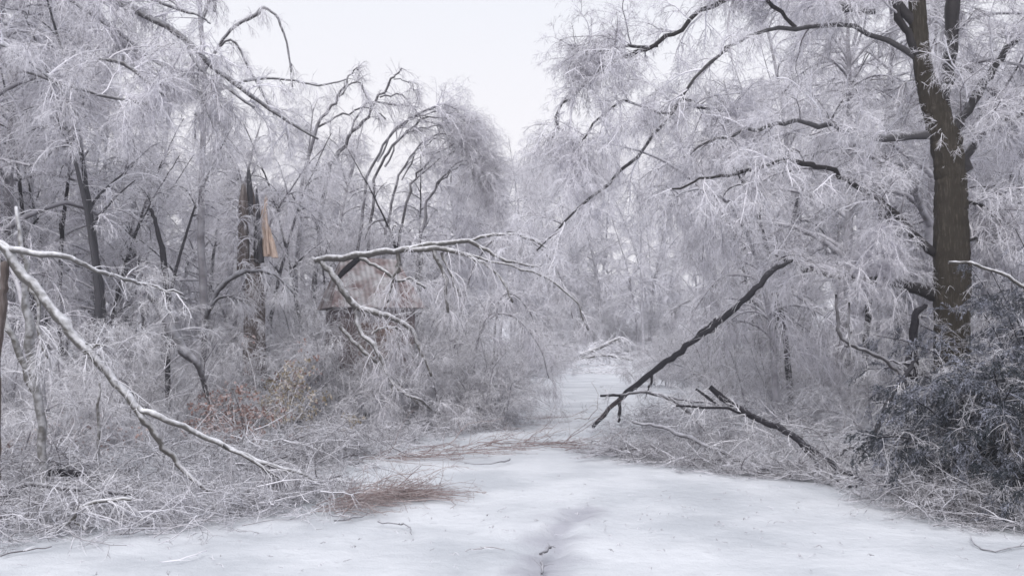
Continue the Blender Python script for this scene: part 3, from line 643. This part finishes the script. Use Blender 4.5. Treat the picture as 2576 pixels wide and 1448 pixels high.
# shed glimpsed behind the centre limb
D0 = 18.3
sh = empty('shed', (float(px2x(925, D0)), D0, 0)); tag(sh, 'small reddish wooden shed half hidden behind the propped limb', 'shed')
def box(name, x0, x1, y0, y1, z0, z1, mat, parent, rz=0, tilt=0, loc=(0, 0, 0)):
    v = [(x, y, z) for z in (z0, z1) for y in (y0, y1) for x in (x0, x1)]
    f = [(0, 2, 3, 1), (4, 5, 7, 6), (0, 1, 5, 4), (2, 6, 7, 3), (0, 4, 6, 2), (1, 3, 7, 5)]
    me_ = bpy.data.meshes.new(name); me_.from_pydata(v, [], f); me_.materials.append(mat); o_ = bpy.data.objects.new(name, me_); C.objects.link(o_)
    o_.parent = parent; o_.rotation_euler = (0, tilt, rz); o_.location = loc
    bv = o_.modifiers.new("bevel", 'BEVEL'); bv.width = .01; return o_
def boards(name, c1, c2, freq, axis):
    m_, n_, l_, b_ = nodes(name)
    t_ = n_.new("ShaderNodeTexCoord"); w_ = n_.new("ShaderNodeTexWave"); w_.bands_direction = axis; w_.inputs["Scale"].default_value = freq; w_.inputs["Distortion"].default_value = .4
    no_ = n_.new("ShaderNodeTexNoise"); no_.inputs["Scale"].default_value = 3.5; no_.inputs["Detail"].default_value = 5
    l_.new(t_.outputs["Object"], w_.inputs["Vector"]); l_.new(t_.outputs["Object"], no_.inputs["Vector"])
    r1 = n_.new("ShaderNodeValToRGB"); r1.color_ramp.elements[0].position = .38; r1.color_ramp.elements[1].position = .62
    r1.color_ramp.elements[0].color = (*c1, 1); r1.color_ramp.elements[1].color = (*c2, 1); l_.new(no_.outputs["Fac"], r1.inputs[0])
    m2_ = n_.new("ShaderNodeMixRGB"); m2_.blend_type = 'MULTIPLY'; m2_.inputs["Fac"].default_value = .3
    l_.new(r1.outputs[0], m2_.inputs["Color1"]); l_.new(w_.outputs["Color"], m2_.inputs["Color2"]); l_.new(m2_.outputs[0], b_.inputs["Base Color"]); b_.inputs["Roughness"].default_value = .9
    return m_
Mwall = boards('shed_boards', (.15, .11, .11), (.24, .21, .22), 5, 'X'); Mroof = boards('shed_roof', (.17, .12, .12), (.40, .385, .40), 3.0, 'X')
box('wall', -.72, .78, -.9, .9, 0, 2.3, Mwall, sh)
def prism_roof():
    # lean-to gable: ridge along y, seen from the front its slope rises to the left
    g_ = []
    v = [(-.9, -1.1, 2.25), (.95, -1.1, 2.25), (.95, 1.1, 2.25), (-.9, 1.1, 2.25), (-.55, 0, 3.3), (.6, 0, 3.3)]
    f = [(0, 1, 5, 4), (1, 2, 5), (2, 3, 4, 5), (3, 0, 4), (0, 3, 2, 1)]
    me_ = bpy.data.meshes.new('roof'); me_.from_pydata(v, [], f); me_.materials.append(Mroof); o_ = bpy.data.objects.new('roof', me_); C.objects.link(o_); o_.parent = sh
prism_roof()
box('door', -.35, .45, -.94, -.903, .05, 1.95, plain('door_wood', (.12, .08, .07), (.2, .14, .12), 8), sh)
sh.rotation_euler = (0, 0, .35)

# leaning dark pole right of the track
stick('leaning_branch', 'long dark branch leaning diagonally beside the track, forked at its foot', 'branch',
  [[(1992, 655, 4, 12.6), (1942, 682, 7, 12.2), (1900, 725, 7.5, 12.2), (1850, 775, 7.5, 12.4), (1790, 825, 7, 12.8), (1740, 860, 7, 13.1), (1690, 900, 7.5, 13.6), (1640, 935, 7, 14.2), (1580, 985, 7, 15), (1545, 1015, 5.5, 15.5), (1492, 1072, 4.5, 16.2)],
   [(1560, 1000, 4, 15.9), (1558, 1035, 4), (1555, 1060, 3)], [(1600, 975, 4, 15.7), (1570, 990, 3.5), (1510, 995, 3)], [(1745, 858, 3, 13.1), (1760, 835, 3, 13.1), (1800, 800, 2, 13.2)], [(1640, 935, 3, 14.2), (1635, 965, 3, 14.2), (1625, 990, 2, 14.2)]],
  15.2, 'darklimb', dict(small, per1=5, tmin=.1))
# fallen branches before the oak
stick('fallen_branch', 'thick dark fallen branch sloping down to the snow before the oak', 'branch',
  [[(1785, 972, 6, 12), (1830, 1008, 8, 12), (1900, 1050, 8, 11.7), (1975, 1085, 8, 11.3), (2040, 1130, 8, 10.9), (2110, 1178, 7, 10.4), (2180, 1208, 6, 10), (2250, 1222, 3, 9.8)],
   [(1750, 978, 2.5, 12.1), (1775, 995, 4, 12.1), (1800, 1012, 3, 12.1)], [(1900, 1050, 4, 11.7), (1830, 1030, 3, 11.6), (1700, 1020, 2.5, 11.6)], [(2000, 1100, 3.5, 11.2), (2060, 1175, 3, 10.9), (2110, 1215, 2, 10.2)]], 11.5, 'darklimb', dict(small, per1=16))
stick('fallen_branch', 'thin grey branch arching low over the snow right of the track', 'branch',
  [[(1560, 992, 3), (1610, 985, 4), (1680, 1000, 4), (1725, 1030, 4), (1760, 1070, 3), (1790, 1100, 3)], [(1680, 998, 3), (1760, 1010, 3), (1830, 1015, 3)]], 13.2, 'bark', dict(small, per1=14))
stick('fallen_branch', 'long low branch lying along the front of the debris right of the track', 'branch',
  [[(1590, 1060, 3, 12.6), (1650, 1070, 4, 12.4), (1720, 1095, 5, 12), (1800, 1130, 5, 11.6), (1870, 1160, 4, 11.2), (1950, 1190, 4, 10.8), (2060, 1208, 3, 10.4), (2140, 1215, 2, 10.2)],
   [(1800, 1130, 3, 11.6), (1840, 1180, 3, 11.2), (1900, 1195, 2, 10.9)]], 11.8, 'bark', dict(small, per1=24))
stick('hanging_branch', 'curved stem crossing in front of the oak foot from the left', 'branch',
  [[(2102, 740, 3), (2106, 800, 4), (2120, 850, 5), (2160, 875, 5), (2220, 900, 5), (2265, 940, 6), (2300, 990, 5), (2310, 1020, 3)], [(2135, 760, 2.5), (2132, 860, 3), (2125, 870, 3)], [(2225, 905, 3), (2265, 912, 3), (2300, 908, 3)]], 11.8, 'bark', dict(small, per1=7))
stick('hanging_branch', 'dark stem angling down left from the oak foot to the debris', 'branch',
  [[(2310, 900, 4), (2275, 950, 6), (2235, 1005, 7), (2215, 1060, 6), (2190, 1110, 5), (2170, 1150, 3, 11)], [(2190, 1110, 3), (2140, 1130, 3), (2090, 1152, 2)]], 11.6, 'darklimb', dict(small, per1=6))
stick('tree_trunk', 'thin blue-black double trunk just left of the oak', 'tree',
  [[(2300, 1165, 9), (2302, 1060, 9), (2300, 960, 10), (2296, 880, 10), (2303, 795, 9), (2330, 768, 6)], [(2290, 1140, 5), (2280, 980, 7), (2290, 860, 5)]], 12.2, 'darklimb', dict(small, per1=6))
stick('ice_coated_branch', 'white curved branch drooping in from the right edge across the oak', 'branch',
  [[(2385, 660, 3), (2440, 662, 4), (2500, 680, 4), (2550, 705, 5), (2620, 770, 6), (2700, 1000, 7), (2720, 1180, 8)]], 10.5, 'pale', None)

# ------------------------------------------------------------------ evergreens, right
def evergreen(name, label, base, H, Rw, nst, D, n2=9, mat='needle'):
    root = empty(name, base); tag(root, label, 'evergreen'); b0 = np.array(base)
    N = nst; K = 9; az = rng.random(N) * 6.28; th = rng.uniform(.05, 1.15, N)
    d = np.stack([np.sin(th) * np.cos(az), np.sin(th) * np.sin(az), np.cos(th)], -1)
    P = np.empty((N, K, 3)); P[:, 0] = b0 + np.array([0, 0, -.05]); L = ((H * np.cos(th) + Rw * np.sin(th)) * rng.uniform(.8, 1.15, N) / (K - 1))[:, None]
    for k in range(1, K):
        d = nrm(d + np.array([0, 0, -1.]) * .5 * (k / K) ** 2 * np.sin(th)[:, None] + rng.normal(0, .08, (N, 3))); P[:, k] = P[:, k-1] + d * L
    clip_ground(P[:, 1:]); R = np.full((N, 1), .022) * np.linspace(1, .2, K)[None]
    g = Geo(); g.tubes(P, R, 5); g.obj('stem', M['darklimb'], root)
    b_, br = spawn(P, R, 18, (.35, .8), (.5, 1.2), 1.0, .12, 6, .008, tmin=.12, shrink=.3)
    c_, cr = spawn(b_, br, n2, (.15, .35), (.4, 1.0), 1.0, .15, 4, .006, tmin=.1)
    clip_ground(b_); clip_ground(c_)
    g = Geo(); g.tubes(b_, br, 3); g.tubes(c_, cr, 3)
    # needle sprays: small flat blades along each twig, ice on some
    e_, er = spawn(c_, cr, 20, (.02, .05), (.5, 1.1), .3, .1, 2, .006, tmin=.05, rmaxrel=3)
    clip_ground(e_)
    dv = nrm(e_[:, 1] - e_[:, 0]); wv = nrm(np.cross(dv, rng.normal(0, 1, dv.shape))) * rng.uniform(.003, .0065, (len(dv), 1))
    rb = np.clip(np.repeat(rng.random(len(b_)), n2)[:, None] * .7 + rng.random((len(c_), 20)) * .3, 0, 1).reshape(-1)
    g.quads(np.stack([e_[:, 0] - wv * .4, e_[:, 0] + wv * .4, e_[:, 1] + wv, e_[:, 1] - wv], 1), rb)
    g.obj('foliage', M[mat], root)
    b_, br = spawn(P, R, 7, (.4, .95), (.5, 1.2), 1.1, .13, 6, .007, tmin=.2, shrink=.3); c_, cr = spawn(b_, br, 10, (.12, .3), (.4, 1.1), .8, .15, 4, .005, tmin=.2); d_, dr_ = spawn(c_, cr, 4, (.05, .12), (.5, 1.3), .3, .15, 3, .004)
    g = Geo()
    for q, w in ((b_, br), (c_, cr), (d_, dr_)): clip_ground(q); g.tubes(q, w, 3)
    g.obj('twigs', M['heap'], root); return root
evergreen('evergreen_bush', 'low spreading dark evergreen bush at the right edge of the snow', tuple(gnd(2535, 1262)), 1.25, .85, 28, 9.2)
evergreen('evergreen_bush', 'dark evergreen bush hiding the foot of the oak', tuple(gnd(2405, 1205)), .5, .6, 18, 10.3)
evergreen('evergreen_bush', 'large blue-black evergreen bush right of the oak trunk', tuple(gnd(2680, 1180)), 2.6, 1.15, 34, 10.8)
evergreen('evergreen_bush', 'frosted evergreen bush cut by the lower right edge of the picture', tuple(gnd(2620, 1270)), 1.4, 1.0, 26, 9.0)

# ------------------------------------------------------------------ coloured brush
def leafy(name, label, base, H, spread, ns, leafmat, nleaf=4, group=None, cat='bush'):
    root = empty(name, base); tag(root, label, cat, group); b0 = np.array(base)
    N = ns; K = 7; az = rng.random(N) * 6.28; th = rng.uniform(.1, .9, N); d = np.stack([np.sin(th) * np.cos(az), np.sin(th) * np.sin(az), np.cos(th)], -1)
    P = np.empty((N, K, 3)); P[:, 0] = b0
    for k in range(1, K): d = nrm(d + rng.normal(0, .12, (N, 3)) + np.array([0, 0, -.08])); P[:, k] = P[:, k-1] + d * H / (K - 1) * rng.uniform(.8, 1.2, (N, 1))
    clip_ground(P[:, 1:]); R = np.full((N, 1), .010) * np.linspace(1, .3, K)[None]
    b_, br = spawn(P, R, 8, (.25, .6), (.4, 1.2), .8, .15, 5, .005, tmin=.2); c_, cr = spawn(b_, br, 5, (.1, .25), (.4, 1.2), .8, .15, 3, .004)
    clip_ground(b_); clip_ground(c_)
    g = Geo(); g.tubes(P, R, 4); g.tubes(b_, br, 3); g.tubes(c_, cr, 3); g.obj('stem', M['brush'], root)
    e_, er = spawn(c_, cr, nleaf, (.04, .09), (.5, 1.4), 1, .2, 2, .02, tmin=.2, rmaxrel=9)
    dv = nrm(e_[:, 1] - e_[:, 0]); wv = nrm(np.cross(dv, rng.normal(0, 1, dv.shape))) * rng.uniform(.012, .028, (len(dv), 1))
    mdp = (e_[:, 0] + e_[:, 1]) / 2
    g = Geo(); g.quads(np.stack([e_[:, 0], mdp - wv, e_[:, 1], mdp + wv], 1)); g.obj('foliage', M[leafmat], root)
    return root
leafy('leafy_bush', 'small bush of russet dead leaves at the foot of the left woods', tuple(gnd(608, 1125)), 1.0, .3, 11, 'rust', 5)
leafy('leafy_bush', 'olive brown bush right of the small russet one', tuple(gnd(725, 1110)), 1.3, .3, 12, 'olive', 3)
leafy('leafy_bush', 'taller reddish bush under the snapped tree', tuple(gnd(655, 1095)), 1.7, .3, 12, 'rust', 2)
leafy('leafy_bush', 'pinkish low bush behind the pale crooked trunk', tuple(gnd(190, 1180)), .8, .3, 9, 'rust', 1)

# ------------------------------------------------------------------ debris on the snow
def heap(name, label, cat, path, n, length, r0, mat, zmax, spread, ang=None, per=5, sub=(.12, .35), kind=None, group=None):
    """a low tangle of broken twigs strewn along a line of ground pixels"""
    pts = np.array([gnd(*p) for p in path]); seg = rng.integers(0, len(pts) - 1, n); t = rng.random((n, 1))
    o_ = pts[seg] * (1 - t) + pts[seg + 1] * t; o_[:, :2] += rng.normal(0, 1, (n, 2)) * np.asarray(spread)
    o_[:, 2] = rng.random(n) ** 1.6 * zmax
    az = rng.random(n) * 6.28 if ang is None else rng.normal(ang, .35, n)
    d = np.stack([np.cos(az), np.sin(az), rng.normal(0.05, .22, n)], -1); K = 7; L = (rng.uniform(*length, n) / (K - 1))[:, None]
    P = np.empty((n, K, 3)); P[:, 0] = o_
    for k in range(1, K): d = nrm(d + rng.normal(0, .27, (n, 3)) * np.array([1, 1, .7]) + np.array([0, 0, -.05])); P[:, k] = P[:, k-1] + d * L
    R = (r0 * rng.uniform(.5, 1.3, n))[:, None] * np.linspace(1, .35, K)[None]
    if zmax > .1: per = 8
    c_, cr = spawn(P, R, per, sub, (.4, 1.3), .3, .22, 4, r0 * .75, tmin=.1)
    if zmax > .1:
        e_, er = spawn(c_, cr, 3, (.06, .16), (.5, 1.4), .3, .25, 3, r0 * .45); clip_ground(e_, .0)
    clip_ground(P, .0); clip_ground(c_, .0)
    root = Geo(); root.tubes(P, R, 4); root.tubes(c_, cr, 3)
    if zmax > .1: root.tubes(e_, er, 3)
    o2 = root.obj(name, M[mat], None, origin=pts.mean(0)); return tag(o2, label, cat, group, kind)
heap('brushwood_heap', 'low tangle of broken frosted twigs along the left edge of the snow', 'brushwood', [(-250, 1330), (0, 1325), (300, 1310), (520, 1290), (700, 1265), (800, 1235)], 620, (.15, .8), .0065, 'heap', .24, (.3, .4), kind='stuff')
heap('brushwood_heap', 'deeper tangle of frosted twigs behind the left edge of the snow', 'brushwood', [(-250, 1260), (0, 1250), (300, 1230), (520, 1210), (760, 1170), (860, 1140)], 800, (.2, .9), .007, 'heap', .45, (.4, .6), kind='stuff')
heap('brushwood_heap', 'band of grey twigs at the left foot of the track', 'brushwood', [(800, 1150), (950, 1110), (1100, 1082), (1200, 1075)], 400, (.2, .7), .0065, 'heap', .30, (.5, .5), kind='stuff')
heap('brushwood_heap', 'thin line of twigs strewn across the track mouth', 'brushwood', [(870, 1160), (1100, 1140), (1300, 1118), (1500, 1120)], 90, (.4, 1.4), .006, 'redtwig', .03, (.3, .25), ang=.1, kind='stuff', per=6)
heap('brushwood_heap', 'sparse brown twigs lying further up the track', 'brushwood', [(1150, 1075), (1280, 1060), (1400, 1050), (1480, 1062)], 26, (.4, 1.1), .006, 'redtwig', .05, (.4, .4), ang=.25, kind='stuff')
heap('brushwood_heap', 'grey twig debris piled right of the track before the fallen branches', 'brushwood', [(1540, 1135), (1620, 1145), (1800, 1172), (2000, 1190), (2200, 1205)], 560, (.2, .8), .0065, 'heap', .13, (.25, .3), kind='stuff')
heap('brushwood_heap', 'higher frosted twig tangle behind the fallen branches, right', 'brushwood', [(1620, 1085), (1720, 1100), (1900, 1130), (2150, 1160)], 600, (.2, .9), .0065, 'heap', .5, (.4, .6), kind='stuff')
heap('brushwood_heap', 'dead twigs trailing from the evergreens onto the snow', 'brushwood', [(2230, 1240), (2400, 1290), (2600, 1320)], 260, (.25, .8), .006, 'heap', .25, (.2, .2), kind='stuff')
heap('red_twig_pile', 'flat pile of reddish brown twigs on the snow left of centre', 'twig pile', [(800, 1290), (880, 1262), (960, 1245), (1000, 1240)], 120, (.3, .9), .005, 'redtwig', .09, (.12, .16), ang=.2, per=7)
heap('twig_spray', 'long thin twigs fanning right from the reddish pile', 'twigs', [(930, 1250), (1000, 1242), (1040, 1245)], 22, (.5, 1.2), .005, 'redtwig', .05, (.05, .12), ang=.05, per=4)
def twig(lab, pts, mat='bark'):
    P, R_ = curve([(*(gnd(a, b_) + np.array([0, 0, .006])), r_) for a, b_, r_ in pts], 4, .006)
    g = Geo(); g.tubes(P, R_, 6, cap=True); Pr, Rr = resample(P, R_, 8); a_, ar = spawn(Pr[None], Rr[None], 4, (.06, .16), (.4, .9), .3, .1, 4, .004); clip_ground(a_, .0); g.tubes(a_, ar, 4)
    g.v = [np.column_stack([v[:, 0], v[:, 1], v[:, 2]]) for v in g.v]
    tag(g.obj('fallen_twig', M[mat], None, origin=P[0]), lab, 'twig')
twig('small hooked twig lying right below the reddish pile', [(950, 1312, .006), (1000, 1318, .006), (1030, 1325, .005), (1035, 1345, .003)])
twig('faint curved twig lying on the open snow left of the furrow', [(1170, 1388, .003), (1210, 1378, .005), (1270, 1384, .003)], 'brush')
twig('twig with a knotted end lying across the track mouth', [(1168, 1165, .005), (1220, 1168, .007), (1270, 1160, .010), (1282, 1155, .012)])
twig('long thin twig under the reddish pile', [(840, 1310, .006), (900, 1300, .006), (950, 1285, .005)])
twig('dark crooked twig at the right edge of the snow', [(2440, 1345, .004), (2455, 1370, .006), (2500, 1385, .006), (2575, 1375, .006), (2640, 1365, .004)])
twig('pair of small twigs before the evergreens', [(2345, 1325, .003), (2400, 1315, .006), (2470, 1305, .005)])
twig('short twig lying among others at the lower right', [(2470, 1300, .005), (2520, 1325, .006), (2575, 1340, .006)])
twig('dark stub in the upper part of the furrow', [(1358, 1395, .010), (1375, 1382, .014), (1386, 1375, .008)], 'bark')
twig('dark stub in the furrow at the bottom edge', [(1362, 1445, .008), (1366, 1425, .012), (1362, 1412, .006)], 'bark')
twig('pale forked twig lying at the bottom left of the snow', [(400, 1415, .005), (470, 1405, .006), (520, 1385, .005)], 'brush')
twig('thin twig nearest the lower left corner', [(0, 1400, .005), (60, 1385, .006), (130, 1375, .004)], 'brush')
stick('fallen_branch', 'dark log lying low among the twigs at the left edge', 'branch', [[(100, 1180, 6), (130, 1183, 8), (210, 1197, 8), (260, 1210, 7), (330, 1238, 4)]], 9.2, 'darklimb', dict(small, per1=10))
stick('fallen_branch', 'arched grey branch lying below the dark log, lower left', 'branch', [[(5, 1250, 6), (60, 1218, 6), (180, 1228, 5), (290, 1235, 5), (340, 1240, 3)], [(200, 1300, 5), (230, 1265, 6), (270, 1240, 4)]], 8.3, 'bark', dict(small, per1=12))
stick('fallen_branch', 'pale branching stick at the snow edge, lower left', 'branch', [[(215, 1330, 4), (190, 1290, 6), (240, 1260, 5), (330, 1255, 4)], [(190, 1295, 4), (150, 1330, 4), (120, 1345, 2)]], 7.6, 'pale', dict(small, per1=12))
stick('fallen_branch', 'pale log fallen across the far end of the track', 'branch', [[(1425, 905, 5), (1470, 888, 6), (1510, 872, 5), (1560, 848, 4)], [(1440, 905, 3), (1520, 893, 4), (1590, 905, 3)]], 55, 'pale', dict(mid, per1=20, len1=(1, 2.5), len2=(.5, 1), r=(.03, .02, .015)))
heap('brushwood_heap', 'grey brushwood blocking the far end of the track', 'brushwood', [(1430, 925), (1500, 905), (1620, 895), (1720, 900)], 520, (1, 3), .022, 'brush', 1.3, (1.2, 3), kind='stuff')
heap('brushwood_heap', 'scattered twigs on the middle of the track', 'brushwood', [(1420, 940), (1560, 935)], 60, (.6, 2), .014, 'brush', .1, (1.0, .8), ang=.2, kind='stuff')
scat = heap('twig_litter', 'tiny twigs and bark crumbs scattered over the snow', 'twigs', [(200, 1390), (900, 1350), (1500, 1330), (2000, 1280), (2500, 1360)], 260, (.02, .10), .0028, 'heap', .0, (1.4, 1.0), per=2, sub=(.02, .05), kind='stuff')

# prototypes that were never placed leave the scene
for L in PROTO.values():
    for o_ in L:
        if id(o_) not in used:
            for ch in list(o_.children): bpy.data.objects.remove(ch)
            bpy.data.objects.remove(o_)

# ------------------------------------------------------------------ winter air
HAZE = 0.0018
if HAZE > 0:
    box_me = bpy.data.meshes.new('haze')
    v = [(x, y, z) for z in (-1.2, 26) for y in (-70, 1510) for x in (-910, 910)]
    box_me.from_pydata(v, [], [(0, 2, 3, 1), (4, 5, 7, 6), (0, 1, 5, 4), (2, 6, 7, 3), (0, 4, 6, 2), (1, 3, 7, 5)])
    hz = bpy.data.objects.new('haze', box_me); C.objects.link(hz); tag(hz, 'thin pale winter haze', None, None, 'stuff')
    m = bpy.data.materials.new('haze'); m.use_nodes = True; n, l = m.node_tree.nodes, m.node_tree.links; n.clear()
    o_ = n.new("ShaderNodeOutputMaterial"); v_ = n.new("ShaderNodeVolumePrincipled"); v_.inputs["Color"].default_value = (.95, .95, 1, 1)
    v_.inputs["Density"].default_value = HAZE; l.new(v_.outputs[0], o_.inputs["Volume"]); box_me.materials.append(m)
